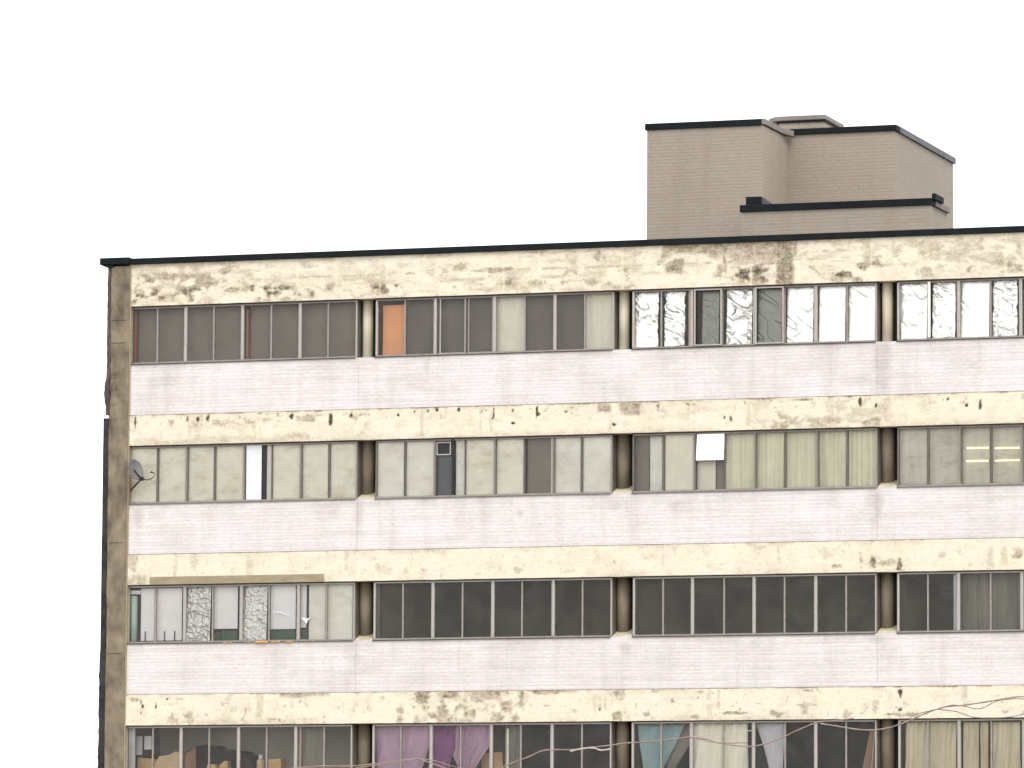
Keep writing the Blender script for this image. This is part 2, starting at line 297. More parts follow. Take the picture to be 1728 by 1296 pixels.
# ---- concrete bands with painted wear
def wear_field(k, X, Z, z0, z1):
    u = (Z-z0)/(z1-z0)
    n1 = fbm(X*1.6, Z*2.4, 11*k+1); n2 = fbm(X*5, Z*7, 11*k+5); n3 = fbm(X*.5, Z*.5, 11*k+3, 3)
    n4 = fbm(X*17, Z*11, 11*k+9, 3)
    pit = sm(.70, .80, fbm(X*9, Z*9, 11*k+8, 3))
    def spot(px, py, rx, ry, a, soft=.5):
        c = at(px, py); d = np.sqrt(((X-c.x)/(rx/82))**2+((Z-c.z)/(ry/82))**2)+(n2-.5)*1.8+(n4-.5)*1.5
        return a*(1-sm(1-soft*1.2, 1+soft*.6, d))
    def zone(pa, pb, a, lo=0., hi=1., soft=.08):
        xa, xb = at(pa, 700).x, at(pb, 700).x; e = (n1-.5)*.9
        return a*sm(xa-.05, xa+.05, X+e*.3)*(1-sm(xb-.05, xb+.05, X+e*.3))*sm(lo-soft, lo+soft, u+e*.5)*(1-sm(hi-soft, hi+soft, u+e*.5))
    W = np.zeros_like(X)
    def mx(a, f=1): np.maximum(W, a*f, out=W)
    if k == 0:
        base = sm(.50, .64, n1*.55+n2*.45)*(.42+.30*sm(.45, .6, n3)); low = .55+.75*np.exp(-((u-.25)/.2)**2)*1
        mx(base*low*.85); hz = fbm(X*2.2, Z*9, 301, 5); mx(.31*sm(.47, .68, hz)); mx(.14*sm(.45, .62, fbm(X*6, Z*6, 303, 4)))
        mx(.42*np.exp(-((u-.55+.03*(n1-.5))/.035)**2)*sm(.42, .56, n2))            # old board joint
        for j in range(34):                                                        # pale pour joints
            xx = .9*j+.35+.12*math.sin(j*7.3); W *= 1-(.25+.5*abs(math.sin(j*3.7)))*np.exp(-((X-xx+.02*(n2-.5))/.024)**2)*sm(.35, .6, n1+.12)
        mx(zone(222, 400, .50, .15, .8)*sm(.42, .56, n2)); mx(zone(400, 500, .42, .1, .45)*sm(.42, .55, n2))
        mx(zone(1115, 1345, .52, .72, 1.1)); mx(zone(1230, 1345, .45, .55, 1.1)); mx(zone(1310, 1338, .60, -.2, 1.1))
        mx(zone(1120, 1150, .55, .25, .62)); mx(spot(1215, 460, 8, 16, .5)); mx(spot(1222, 440, 5, 30, .5)); mx(zone(1340, 1470, .35, .6, 1.1)*sm(.4, .55, n2))
        mx(zone(640, 700, .35, .3, .7)*sm(.4, .55, n1)); mx(spot(1010, 432, 14, 10, .5)); mx(spot(1000, 475, 18, 8, .4)); mx(spot(905, 478, 16, 7, .42)); mx(spot(855, 480, 24, 10, .38))
        mx(spot(1410, 468, 14, 7, .5)); mx(spot(1580, 420, 12, 9, .42)); mx(spot(1635, 455, 5, 9, .5)); mx(spot(780, 452, 16, 7, .45)); mx(spot(845, 455, 26, 4, .55))
        mx(zone(1500, 1728, .33, .3, .9)*sm(.44, .56, n2))
    elif k == 1:
        mx(.55*sm(.93, 1.0, u+(n2-.5)*.12)*sm(.35, .6, n1+.1)); mx(sm(.52, .70, n2)*.15); mx(pit*.55*sm(.4, .9, u))
        mx(zone(218, 620, .40, .60, .84)*sm(.45, .58, n2)); mx(zone(225, 520, .25, -.1, .22)); mx(.30*sm(.9, 1, 1-u)*sm(.45, .6, n1))
        for p in ((228, 712, 2, 12), (316, 708, 3, 5), (333, 709, 3, 4), (351, 706, 3, 6), (405, 704, 3, 5), (492, 702, 4, 5), (558, 706, 3, 10), (593, 701, 3, 6), (672, 700, 2, 3), (700, 695, 2, 3), (722, 694, 3, 3), (737, 692, 3, 3),
                  (774, 692, 2, 4), (833, 702, 2, 11), (832, 706, 3, 4), (866, 694, 3, 5), (866, 714, 4, 2), (906, 695, 2, 11), (909, 698, 3, 5), (954, 695, 4, 2), (1036, 717, 4, 3), (1452, 679, 3, 7), (1478, 686, 2, 10), (1654, 681, 3, 9), (1631, 684, 3, 4), (1600, 673, 2, 3), (1630, 673, 2, 3), (1233, 708, 3, 5), (1222, 705, 2, 3)):
            mx(spot(*p, 1.0, .6))
        mx(zone(1010, 1035, .45, .75, 1.1)); mx(zone(1050, 1085, .48, .65, 1.1)); mx(zone(1300, 1420, .36, -.1, .45)*sm(.38, .5, n2)); mx(zone(1455, 1485, .42, -.1, .3)); mx(spot(708, 735, 14, 4, .35)); mx(spot(1345, 675, 30, 3, .5)); mx(zone(1368, 1500, .25, .1, .9)*sm(.45, .55, n2))
    elif k == 2:
        mx(sm(.58, .72, n2)*.10); mx(pit*.22); mx(.5*sm(.97, 1.0, u)); mx(zone(213, 232, .35, -.1, 1.1)*sm(.4, .5, n2)); mx(zone(232, 252, .38, -.1, .35))
        for p in ((874, 963, 7, 5, .42), (1037, 950, 5, 5, .4), (645, 960, 14, 12, .24), (716, 963, 6, 4, .35), (960, 965, 12, 6, .25), (1453, 950, 4, 12, .5), (1475, 950, 8, 14, .55), (1518, 953, 7, 11, .62), (1410, 956, 12, 3, .45), (1718, 937, 12, 9, .5), (1395, 935, 14, 10, .25), (1590, 937, 6, 6, .3), (230, 944, 4, 8, .45), (1100, 940, 20, 7, .2), (1500, 950, 40, 6, .3)): mx(spot(*p))
    elif k == 3:
        mx(sm(.56, .7, n2)*.12); mx(pit*.35); mx(.6*sm(.94, 1.0, u+(n2-.5)*.1)*sm(.42, .6, n1+.06))
        mx(zone(703, 885, .50, -.1, 1.1)*sm(.36, .60, n2*.8+n1*.2)); mx(zone(800, 850, .42, .7, 1.1)); mx(zone(480, 560, .5, .88, 1.1)); mx(zone(900, 975, .5, .88, 1.1))
        for p in ((238, 1184, 2, 6, 1), (241, 1193, 3, 5, 1), (238, 1203, 3, 4, 1), (263, 1192, 2, 7, 1), (282, 1180, 3, 2, .8), (290, 1216, 18, 10, .35), (320, 1210, 12, 14, .38), (472, 1216, 3, 3, .6), (547, 1210, 3, 3, .7), (547, 1219, 3, 2, .6), (675, 1200, 8, 9, .5), (672, 1212, 6, 10, .42), (1012, 1198, 2, 4, .7), (1043, 1172, 12, 10, .42), (1044, 1208, 12, 9, .5), (1090, 1208, 8, 6, .5), (1170, 1211, 14, 4, .55), (1240, 1204, 26, 2, .55),
                  (1312, 1206, 20, 7, .45), (1358, 1198, 8, 11, .42), (1370, 1190, 24, 2, .4), (1430, 1205, 9, 9, .38), (1475, 1198, 8, 13, .36), (1519, 1168, 4, 5, .95), (1519, 1176, 2, 5, .8), (1519, 1198, 4, 4, .9), (1500, 1206, 14, 2, .65), (1535, 1206, 26, 5, .5), (1365, 1166, 12, 3, .4), (1180, 1168, 5, 3, .4), (1212, 1180, 3, 16, .3), (1105, 1166, 14, 4, .45), (700, 1172, 12, 4, .5), (230, 1181, 14, 4, .5)): mx(spot(*p))
    else: mx(sm(.5, .7, n2)*.35)
    if k in (1, 2, 3):
        mx(.24*sm(.70, 1.02, 1-u+(n2-.5)*.25)*sm(.36, .62, fbm(X*.8, Z*.3, 200+k))); mx(.20*sm(.75, 1.0, u+(n2-.5)*.3)*sm(.40, .62, fbm(X*1.1, Z*.3, 210+k)))
        W += .10*sm(.42, .72, fbm(X*1.2, Z*2.5, 220+k))
        mx(.26*sm(.58, .72, fbm(X*7, Z*.8, 230+k, 3))*sm(.45, .6, n1))
    return np.clip(W, 0, 1)

def band(k, z0, z1, y0, y1):
    nx = int((XR-XL)/.022); nz = max(2, int((z1-z0)/.022))
    xs = np.linspace(XL, XR, nx); zs = np.linspace(z0, z1, nz); X, Z = np.meshgrid(xs, zs)
    W = wear_field(k, X, Z, z0, z1)
    Y = y0+.012*np.clip(W-.35, 0, 1)+.004*(fbm(X*3, Z*3, 90+k)-.5)
    Zd = Z.copy(); Zd[0] += .012*(fbm(X[0]*4, X[0]*0, 40+k)-.5)-.012*0; Zd[-1] += .008*(fbm(X[0]*4, X[0]*0, 44+k)-.5)
    mb = MB().grid(np.stack([X, Y, Zd], -1)); b = 0; n = nx*nz
    mb.box(XL, XR, y0+.03, y1, z0+.001, z1-.001)
    # underside and top lips
    lip = len(mb.v); 
    for row, zz in ((0, z0), (nz-1, z1)):
        s0 = len(mb.v); mb.v += [(x, y0+.031, zz) for x in xs]
        for i in range(nx-1):
            q = (row*nx+i, s0+i, s0+i+1, row*nx+i+1); mb.f.append(q if row == 0 else q[::-1]); mb.m.append(0)
    for ci in (0, nx-1):
        s0 = len(mb.v); mb.v += [(xs[ci], y0+.031, z) for z in zs]
        for j in range(nz-1): mb.f.append((j*nx+ci, (j+1)*nx+ci, s0+j+1, s0+j)); mb.m.append(0)
    o = mb.build('concrete_band', M['slab'], B)
    a = o.data.attributes.new('wear', 'FLOAT', 'POINT'); arr = np.full(len(o.data.vertices), .15, dtype=np.float32); arr[:n] = W.reshape(-1); a.data.foreach_set('value', arr)
    return o
band(0, HEAD[0], CAPB, 0, .30)
for k in (1, 2, 3): band(k, HEAD[k], SLABT[k], 0, .30)
o = MB().box(XL, XR, .0, .3, HEAD[4], SLABT[4]).build('concrete_band', M['slab'], B)
o['label'] = 'lowest concrete band'

# ---- brick panels, with real movement joints
BSTAIN = {0: [(275, 640, 26, 30, .22), (720, 612, 8, 24, .35), (700, 640, 50, 18, .2), (1130, 605, 26, 12, .25), (1225, 610, 30, 22, .2), (1490, 610, 22, 55, .42), (1445, 640, 40, 12, .2), (1600, 590, 60, 10, .18), (480, 612, 60, 8, .15)],
 1: [(232, 870, 16, 22, .38), (262, 870, 22, 12, .28), (550, 860, 40, 16, .25), (606, 860, 10, 30, .3), (720, 842, 26, 14, .35), (770, 850, 30, 12, .22), (876, 866, 8, 8, .45), (1035, 850, 26, 18, .3), (1150, 850, 40, 14, .22), (1480, 850, 18, 36, .42), (1400, 845, 30, 12, .2), (1680, 840, 40, 12, .2)],
 2: [(370, 1110, 14, 8, .2), (600, 1110, 10, 30, .25), (1056, 1092, 18, 14, .5), (1040, 1115, 26, 12, .2), (1250, 1090, 40, 8, .2), (1480, 1078, 20, 12, .4), (1500, 1110, 30, 20, .2), (850, 1090, 60, 8, .18), (1330, 1130, 50, 14, .14)], 3: []}
def brick_panel(k, z0, z1):
    cuts = [at(603, 800).x, at(1480, 800).x, XR]; x = XL; mb = MB(); Ws = []; A, Bz = z0+.004, z1
    for c in cuts:
        a_, b_ = x, c-.0035; nx = int((b_-a_)/.05)+2; nz = 24
        X, Z = np.meshgrid(np.linspace(a_, b_, nx), np.linspace(A, Bz, nz)); n2 = fbm(X*4, Z*5, 400+k)
        W = .14*sm(.45, .75, fbm(X*.9, Z*1.5, 410+k))+.22*sm(.80, 1, (Z-z0)/(z1-z0)+(n2-.5)*.25)*sm(.42, .62, fbm(X*1.3, Z*.4, 420+k))
        for px, py, rx, ry, am in BSTAIN[k]:
            p = at(px, py); d = np.sqrt(((X-p.x)/(rx/82))**2+((Z-p.z)/(ry/82))**2)+(n2-.5)*1.4; W = np.maximum(W, am*(1-sm(.2, 1.3, d)))
        W = np.maximum(W, 0)
        mb.grid(np.stack([X, X*0+.022, Z], -1)); Ws.append(W.reshape(-1)); x = c+.0035
    x = XL
    for c in cuts: mb.box(x, c-.0035, .0225, .26, A, Bz-.0005); x = c+.0035
    mb.box(XL, XR, .034, .25, z0+.005, z1-.01)
    o = mb.build('brick_panel', M['brick'], B); w_ = np.concatenate(Ws); arr = np.zeros(len(o.data.vertices), dtype=np.float32); arr[:len(w_)] = w_
    o.data.attributes.new('wear', 'FLOAT', 'POINT').data.foreach_set('value', arr); return o
for k in range(4):
    brick_panel(k, SLABT[k+1], SILL[k]); MB().box(XL+.03, XR, .008, .03, SLABT[k+1]-.006, SLABT[k+1]+.009).build('shelf_joint', M['stainseam'], B)
MB().box(XL, XR, .022, .26, 0, HEAD[4]).build('brick_panel', M['brick'], B)

# ---- roof edge
cap = MB(); a = at(168, 440, -.12).x; b1 = at(219, 440, -.05).x
cap.box(b1, XR+.2, -.06, .42, CAPB, ROOF).box(a, b1, -.11, .45, CAPB+.012, ROOF+.025)
cap.prism_y([(a, CAPB+.012), (a+.14, CAPB-.045), (a+.30, CAPB-.045), (a+.30, CAPB+.012)], -.085, .40)
cap.box(a, a+.30, .45, DEPTH, CAPB, ROOF).box(a, XR+.2, DEPTH, DEPTH+.3, CAPB, ROOF)
cap.build('roof_coping', M['cap'], B, bevel=.01)
MB().box(XL, XR, .3, DEPTH, 16.45, 16.7).build('roof', M['asphalt'], B)

# ---- corner pillar: eroded concrete edge
pl, pr = at(182, 700, -.03).x, at(216, 700, -.03).x
nz = 260; zs = np.linspace(0, CAPB-.03, nz); P = []
er = fbm(zs*2.2, zs*0+3, 5); er2 = fbm(zs*7, zs*0+9, 8)
chunk = np.exp(-((zs-14.35)/.7)**4)
for i, z in enumerate(zs):
    l = pl+.03*(er[i]-.5)+.05*chunk[i]*(er2[i]-.4)
    P.append([(l, DEPTH, z), (l-.01, .05, z), (l+.03, -.03+.05*chunk[i]*er2[i], z), ((l+pr)/2-.06, -.035+.12*chunk[i]*(er2[i]-.45), z), ((l+pr)/2+.04, -.035-.10*chunk[i]*(er[i]-.5), z), (pr-.04, -.035, z), (pr-.005, -.02, z), (pr, .12, z)])
mb = MB().grid(np.array(P)); mb.build('corner_pillar', M['pillar'], B)
# black tarred strip down the side edge of the corner
ts = MB(); Pz = np.linspace(0, at(180, 706, 0).z, 150); rr = fbm(Pz*2.0, Pz*0+1, 15); r2 = fbm(Pz*6, Pz*0+1, 25)
low = sm(0, 1, (at(180, 1090).z-Pz)/.3)
Pn = []
for i, z in enumerate(Pz):
    l = pl-.125-.02*low[i]+.05*low[i]*(r2[i]-.5)+.008*(rr[i]-.5); r = pl+.012+.04*low[i]*(rr[i]-.5)
    Pn.append([(l, .4, z), (l, .03, z), (l+.02, -.015, z), (r, -.02, z), (r+.01, .06, z)])
ts.grid(np.array(Pn)); ts.build('tar_strip', M['tar'], B)
ez = np.linspace(at(180, 700).z, CAPB-.05, 130); e1 = fbm(ez*2.5, ez*0+4, 31); e2 = fbm(ez*8, ez*0+4, 37); bl = np.exp(-((ez-at(180, 664).z)/.24)**4)
Pe = []
for i, z in enumerate(ez):
    l = at(179.5, 600).x+.03*(e1[i]-.5)+.03*(e2[i]-.5)-.03*bl[i]; r = at(186.5, 600).x+.05*(e1[i]-.5)+.05*(e2[i]-.5)+.01*bl[i]
    Pe.append([(l, .4, z), (l, .02, z), (l+.02, -.03-.02*bl[i], z), (r, -.047-.02*bl[i], z), (r+.01, .0, z)])
MB().grid(np.array(Pe)).build('edge_seam', M['edge'], B)
for py in (541, 579, 916, 1103): z = at(200, py).z; MB().box(pl+.06, pr-.07, -.040, -.03, z-.006, z+.006).build('pour_joint', M['stainseam'], B)
# narrow dark seam between pillar and bays
MB().box(pr-.002, pr+.028, -.012, .2, 0, CAPB-.02).build('edge_seam', M['bare'], B)

# ---- floors, walls and rooms
MB().box(XL, XR, DEPTH-.25, DEPTH, 0, 16.45).build('rear_wall', M['brick'], B)
MB().box(XR-.3, XR-.002, .3, DEPTH-.25, 0, 16.45).build('side_wall', M['brick'], B)
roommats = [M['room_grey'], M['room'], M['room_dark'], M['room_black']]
for k in range(4):
    MB().box(XL, XR-.3, .3, DEPTH-.25, SLABT[k+1]-.2, SLABT[k+1]-.002).build('floor_slab', M['room'], B)

# ---- windows
EDGE = {
 0: {0: [220, 266, 313, 361, 408.8, 458, 506, 554, 602.5], 1: [634.6, 683.5, 734, 785, 834, 885.7, 936, 987, 1036], 2: [1067.5, 1116, 1167, 1219, 1273, 1324, 1376, 1429.5, 1479.5], 3: [1514.5, 1568, 1617, 1672, 1722]},
 1: {0: [218, 266.5, 315.6, 363, 412.5, 458.5, 508, 556, 602.5], 1: [634.5, 684, 734, 784.5, 835.5, 885.5, 934, 982, 1033], 2: [1068, 1120, 1172, 1223.5, 1274.5, 1325.5, 1379.5, 1430.5, 1480.5], 3: [1515, 1567, 1621, 1673, 1726]},
 2: {0: [215, 262.5, 311, 359, 406.5, 454, 503, 551, 598.5], 1: [631, 680, 730, 780.5, 831, 881, 933, 983, 1032.5], 2: [1068.5, 1119, 1168, 1222, 1272, 1324, 1376, 1428, 1479], 3: [1514.5, 1566, 1617, 1672, 1724]},
 3: {0: [212, 258, 305, 353, 402, 450, 498.5, 547, 594], 1: [629, 676.5, 727, 777.5, 828.5, 879, 931, 982, 1031.5], 2: [1066.5, 1116, 1166, 1220, 1271, 1325, 1376, 1428, 1479], 3: [1516.5, 1566, 1618, 1673, 1727]},
}
MID = [555, 790, 1032, 1262]
XE = {}
for k in range(4):
    for b_ in range(4):
        e = [at(p, MID[k], YW).x for p in EDGE[k][b_]]
        while len(e) < 9: e.append(e[-1]+.645)
        XE[k, b_] = e
    XE[k, 4] = [XE[k, 3][-1]+.44+.65*i for i in range(9)]
    XE[k, 4] = [x for x in XE[k, 4] if x < XR-.1]
def frame_bars(mb, x0, x1, z0, z1, y, wd, dp, top=None, mi=0):
    t = top or wd
    mb.box(x0, x1, y, y+dp, z1-t, z1, mi).box(x0, x1, y, y+dp, z0, z0+wd, mi).box(x0, x0+wd, y, y+dp, z0+wd, z1-t, mi).box(x1-wd, x1, y, y+dp, z0+wd, z1-t, mi)
def build_window(k, xa, xm, xb, lookl=None):
    z0, z1 = SILL[k], HEAD[k]; m = MB()
    dark = k == 1; jl, jm = (.026, .009) if dark else (.042, .016)
    m.box(xa, xb, YW-.01, YW+.06, z1-.052, z1-.022, 1 if k > 1 else 0).box(xa, xb, YW-.04, YW+.06, z1-.022, z1-.001, 3); m.box(xa, xb, YW-.02, YW+.06, z0+.002, z0+.042, 0)  # dark strip stands in for shade; lower head bars painted pale as if lit
    m.box(xa, xa+jl, YW-.025, YW+.06, z0+.042, z1-.045, 2 if dark else 1); m.box(xb-.026, xb, YW-.012, YW+.06, z0+.042, z1-.045, 0 if dark else 1)
    if xm: m.box(xm-jm, xm+jm, YW-.01, YW+.05, z0+.042, z1-.045, 2 if dark else 0)
    m.box(xa, xb, -.004, YW-.02, z0-.012, z0+.004, 2)      # drip sill
    o = m.build('window', [M['frame'], M['mullion'], M['dim'] if dark else M['head_shade_sill'], M['head_shade_sill']], B)
    if lookl: o['label'] = lookl
    g = MB()
    panes = [(xa+jl, (xm-jm) if xm else xb-.026)]+([(xm+jm, xb-.026)] if xm else [])
    for p, q in panes: g.box(p, q, YW+.02, YW+.026, z0+.042, z1-.045)
    g.build('glass', M['glass'], o)
    return o
for k in range(4):
    for b_ in range(5):
        e = XE[k, b_]
        for i in range(0, len(e)-1, 2): build_window(k, e[i], e[i+1] if i+2 < len(e) else None, e[min(i+2, len(e)-1)])
        # niche between bays: side reveals, back wall, column, ledge; room partition behind
        if b_ < 4:
            xa, xb = e[-1], XE[k, b_+1][0]; z0, z1 = SILL[k], HEAD[k]; xc = (xa+xb)/2; wd = xb-xa
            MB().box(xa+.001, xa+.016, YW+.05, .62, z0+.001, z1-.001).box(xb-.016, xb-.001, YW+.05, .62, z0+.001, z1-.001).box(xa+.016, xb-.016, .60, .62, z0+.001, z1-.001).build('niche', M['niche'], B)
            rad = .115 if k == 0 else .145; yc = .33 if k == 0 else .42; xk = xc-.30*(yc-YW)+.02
            MB().tube([(xk, yc, z0+.002), (xk, yc, z1-.002)], rad, 28).build('column', M['column_pale'] if k == 0 else M['column'], B, smooth=True)  # columns below the top row darkened in colour for the niche shade
            if k in (1, 2):
                mb = MB(); b0 = len(mb.v); ya_, yb_ = YW-.02, yc+.10
                mb.v += [(x, y, z) for x in (xa+.017, xb-.017) for y, z in ((ya_, z0-.01), (ya_, z0+.035), (yb_, z0+.20), (yb_, z0-.01))]; mb.f += [(0, 1, 2, 3), (7, 6, 5, 4), (0, 4, 5, 1), (1, 5, 6, 2), (2, 6, 7, 3), (3, 7, 4, 0)]; mb.m += [0]*6
                mb.build('column_base', M['column_foot'], B, bevel=.015)  # pale wedge: brightness at the column foot put into its colour
            MB().box(xc-.07, xc+.07, 0.63, 6.5, SLABT[k+1], z1-.002).build('partition_wall', roommats[k], B)
    MB().box(XL+.02, XR-.35, 6.5, 6.6, SLABT[k+1], (SLABT[k]-.2 if k else 16.45)).build('room_wall', roommats[k], B)
    MB().box(XL+.025, XR-.35, .32, 6.495, (SLABT[k]-.24 if k else 16.40), (SLABT[k]-.203 if k else 16.446)).build('ceiling', roommats[k], B)
    MB().box(XL+.002, XL+.02, .32, 6.5, SLABT[k+1], (SLABT[k]-.25 if k else 16.40)).build('room_wall', roommats[k], B)
# orange partitions on the top floor
def xa_(px, k, Y=YW): return at(px, MID[k], Y).x
for px, y1 in ((222, 2.2), (411, 2.6)):
    x = xa_(px, 0)+.04; o = MB().box(x-.04, x, .26, y1, SLABT[1], HEAD[0]-.12).build('partition_wall', M['rusty'], B); o['label'] = 'orange painted partition wall'

# ------------------------------------------------------------ things behind the glass
def hang(name, label, cat, k, p0, p1, mat, top=0., bot=0., Y=.21, amp=.012, waves=7, group=None, th=.004, outline=None, seed=0, slack=0):
    """cloth or paper hung behind the panes: px left/right in the photo, top/bottom margins in metres"""
    x0, x1 = xa_(p0, k, Y), xa_(p1, k, Y); z1, z0 = HEAD[k]-.03-top, SILL[k]+.03+bot
    nx, nzz = max(6, int((x1-x0)/.02)), 26
    U, V = np.meshgrid(np.linspace(0, 1, nx), np.linspace(0, 1, nzz))
    xl, xr = np.full(nzz, x0), np.full(nzz, x1)
    X = x0+(x1-x0)*U; Z = z0+(z1-z0)*V
    if outline:                                          # list of (v, left px, right px)
        o_ = sorted(outline); vs = [q[0] for q in o_]
        L = np.interp(V, vs, [xa_(q[1], k, Y) for q in o_]); Rr = np.interp(V, vs, [xa_(q[2], k, Y) for q in o_]); X = L+(Rr-L)*U
    ph = seed*1.7
    Yv = Y+amp*np.sin(U*waves*2*math.pi+ph+1.2*np.sin(V*2+ph))*(.4+.6*(1-V*.5))+amp*.6*(fbm(X*3+seed, Z*3, 7+seed)-.5)
    Z = Z-slack*(1-np.abs(2*U-1))*V*0
    o = MB().grid(np.stack([X, Yv, Z], -1)).build(name, mat, None, smooth=True, solid=th)
    return tag(o, label, cat, group)

def foil(label, k, p0, p1, top=0., bot=0., Y=.185, amp=.013, mat='foil', ragged=0, seed=0, lean=.06, uni=False, fs=9, group='foil sheets covering window panes'):
    x0, x1 = xa_(p0, k, Y), xa_(p1, k, Y); z1, z0 = HEAD[k]-.045-top, SILL[k]+.045+bot
    nx, nzz = int((x1-x0)/.011), int((z1-z0)/.011)
    U, V = np.meshgrid(np.linspace(0, 1, nx), np.linspace(0, 1, nzz)); X = x0+(x1-x0)*U; Z = z0+(z1-z0)*V
    r = 1-np.abs(2*fbm(X*fs+seed, Z*fs*.8+seed, 50+seed, 2)-1)
    cre = np.abs(vn(X*fs*.6+seed*3, Z*fs*1.1+X*4, 70+seed)-.5)*2; cre = np.exp(-(cre/.09)**2)
    msk = 1.0 if uni else .12+.88*sm(.38, .68, fbm(X*3+seed*2, Z*3, 80+seed, 3)); Y_ = Y-amp*r*msk+amp*.8*cre*msk+lean*(V-.5)
    if ragged:
        e = (fbm(Z*6, Z*0+seed, 60+seed, 3)-.5)*ragged*1.6; X = X+np.where(U < .5, 1, -1)*(np.abs(U-.5)*2)**3*np.abs(e)
        Z = Z+(fbm(X*7, X*0, 61+seed, 3)-.5)*ragged*(np.abs(V-.5)*2)**4*np.where(V < .5, .8, -.8)
    o = MB().grid(np.stack([X, Y_, Z], -1)).build('foil_sheet', M[mat], None, smooth=True, solid=.002)
    return tag(o, label, 'foil sheet', group)
ORD = ['first', 'second', 'third', 'fourth', 'fifth', 'sixth', 'seventh', 'eighth']
ROW = ['top', 'second', 'third', 'fourth']; BAY = ['left-hand', 'second', 'third', 'right-hand']
def where(k, b, i): return '%s pane of %s bay, %s row' % (ORD[i], BAY[b], ROW[k])


# --- top row
o = hang('curtain', 'plain orange sheet behind the first pane right of the leftmost column, top row', 'curtain', 0, 646, 683, M['orange'], .10, 0, .24, .006, 2)
hang('curtain', 'cream curtain filling the '+where(0, 1, 4), 'curtain', 0, 837, 885, M['cream'], 0, 0, .23, .010, 2, 'cream curtains in the top row', seed=2)
hang('curtain', 'cream curtain, '+where(0, 1, 7), 'curtain', 0, 989, 1034, M['cream'], 0, 0, .23, .012, 3, 'cream curtains in the top row', seed=3)
# grey sheets added behind the top panes; colour stands in for tinted reflection
for b_, (i0, i1) in ((0, (0, 4)), (0, (4, 8)), (1, (1, 4)), (1, (5, 7))):
    pa, pb = EDGE[0][b_][i0]+(14 if (b_ == 0) else 2), EDGE[0][b_][i1]-2
    hang('reflection_sheet', {(0, 0): 'brown grey sheet added as reflection tone behind the leftmost four panes of the top row', (0, 4): 'brown grey sheet added as reflection tone, four panes left of the leftmost column, top row', (1, 1): 'brown grey sheet added as reflection tone right of the orange sheet, top row', (1, 5): 'brown grey sheet added as reflection tone between the two cream curtains, top row'}[(b_, i0)], 'blind', 0, pa, pb, M['reflection_grey' if b_ == 0 else 'reflection_dark'], 0, 0, .30, .008, 3, 'brown grey reflection sheets in the top row', seed=b_*3+i0)
# slider frames on the top row
def sash(k, p0, p1, label, z0=None, z1=None, Y=YW-.035, mat='mullion', wd=.022):
    m = MB(); frame_bars(m, xa_(p0, k), xa_(p1, k), SILL[k]+.03 if z0 is None else z0, HEAD[k]-.035 if z1 is None else z1, Y, wd, .03)
    o = m.build('window_sash', M[mat], B); o['label'] = label; return o
sash(0, 742, 786, 'sliding sash right of the orange pane', Y=YW-.0)
sash(0, 790, 832, 'sliding sash left of the cream curtain', Y=YW+.0, mat='frame')
foil('crinkled foil sheet with ragged edges beside the middle column, top row', 0, 1070, 1112, 0, -.01, ragged=.05, seed=1, amp=.026, fs=8)
foil('crumpled foil sheet with ragged edges next to the pink strip', 0, 1121, 1157, .0, .0, ragged=.05, seed=2, amp=.026, fs=8)
foil('twisted foil sheet with deep folds between the two dark framed sashes', 0, 1226, 1270, 0, 0, ragged=.02, seed=3, amp=.035, fs=6)
foil('foil sheet with fine wrinkles right of the second dark framed sash', 0, 1328, 1373, .0, .0, seed=4, amp=.016, fs=5)
foil('smooth bright foil sheet, second pane left of the third column', 0, 1382, 1427, 0, 0, seed=5, amp=.009, fs=5)
foil('smooth bright foil sheet directly left of the third column', 0, 1432, 1477, 0, 0, seed=6, amp=.011, fs=5)
foil('foil sheet with long diagonal creases right of the third column', 0, 1521, 1565, 0, 0, seed=7, amp=.018, fs=4)
foil('rumpled foil sheet, second pane right of the third column', 0, 1573, 1613, 0, 0, ragged=.03, seed=8, amp=.02, fs=10)
foil('smooth foil sheet, third pane right of the third column', 0, 1621, 1670, 0, 0, seed=9, amp=.010, fs=4)
foil('crumpled foil sheet with ragged edges at the right edge of the photo', 0, 1675, 1718, .0, 0, ragged=.06, seed=10, amp=.02, fs=10)
for i in range(4, 8):
    x0, x1 = XE[0, 3][i], XE[0, 3][i+1]
foil('dull grey wrinkled sheet inside the left dark framed sash, top row', 0, 1185, 1214, .02, .02, mat='plastic', uni=True, seed=12, amp=.011, group=None, Y=.20)
foil('dull grey wrinkled sheet inside the right dark framed sash, top row', 0, 1279, 1320, .02, .02, mat='plastic', uni=True, seed=13, amp=.013, fs=5, group=None, Y=.19)
sash(0, 1172.5, 1219, 'pale sash frame standing proud, left one', Y=YW-.06, wd=.028); sash(0, 1275.5, 1323.5, 'pale sash frame standing proud, right one', Y=YW-.06, wd=.028)
tag(MB().box(xa_(1160, 0), xa_(1166.5, 0), .17, .19, SILL[0]+.04, HEAD[0]-.04).build('tape_strip', M['pink'], None), 'pink vertical strip between the ragged foil and the left sash', 'strip')
tag(MB().box(xa_(1513, 0), xa_(1519.5, 0), .17, .19, SILL[0]+.06, HEAD[0]-.04).build('board_strip', M['pure'], None), 'white narrow strip left of the diagonally creased foil', 'strip')
tag(MB().box(xa_(1566.5, 0), xa_(1571, 0), YW-.05, YW-.03, SILL[0]+.06, HEAD[0]-.04).build('board_strip', M['dusty_pale'], None), 'cream narrow strip right of the diagonally creased foil', 'strip')

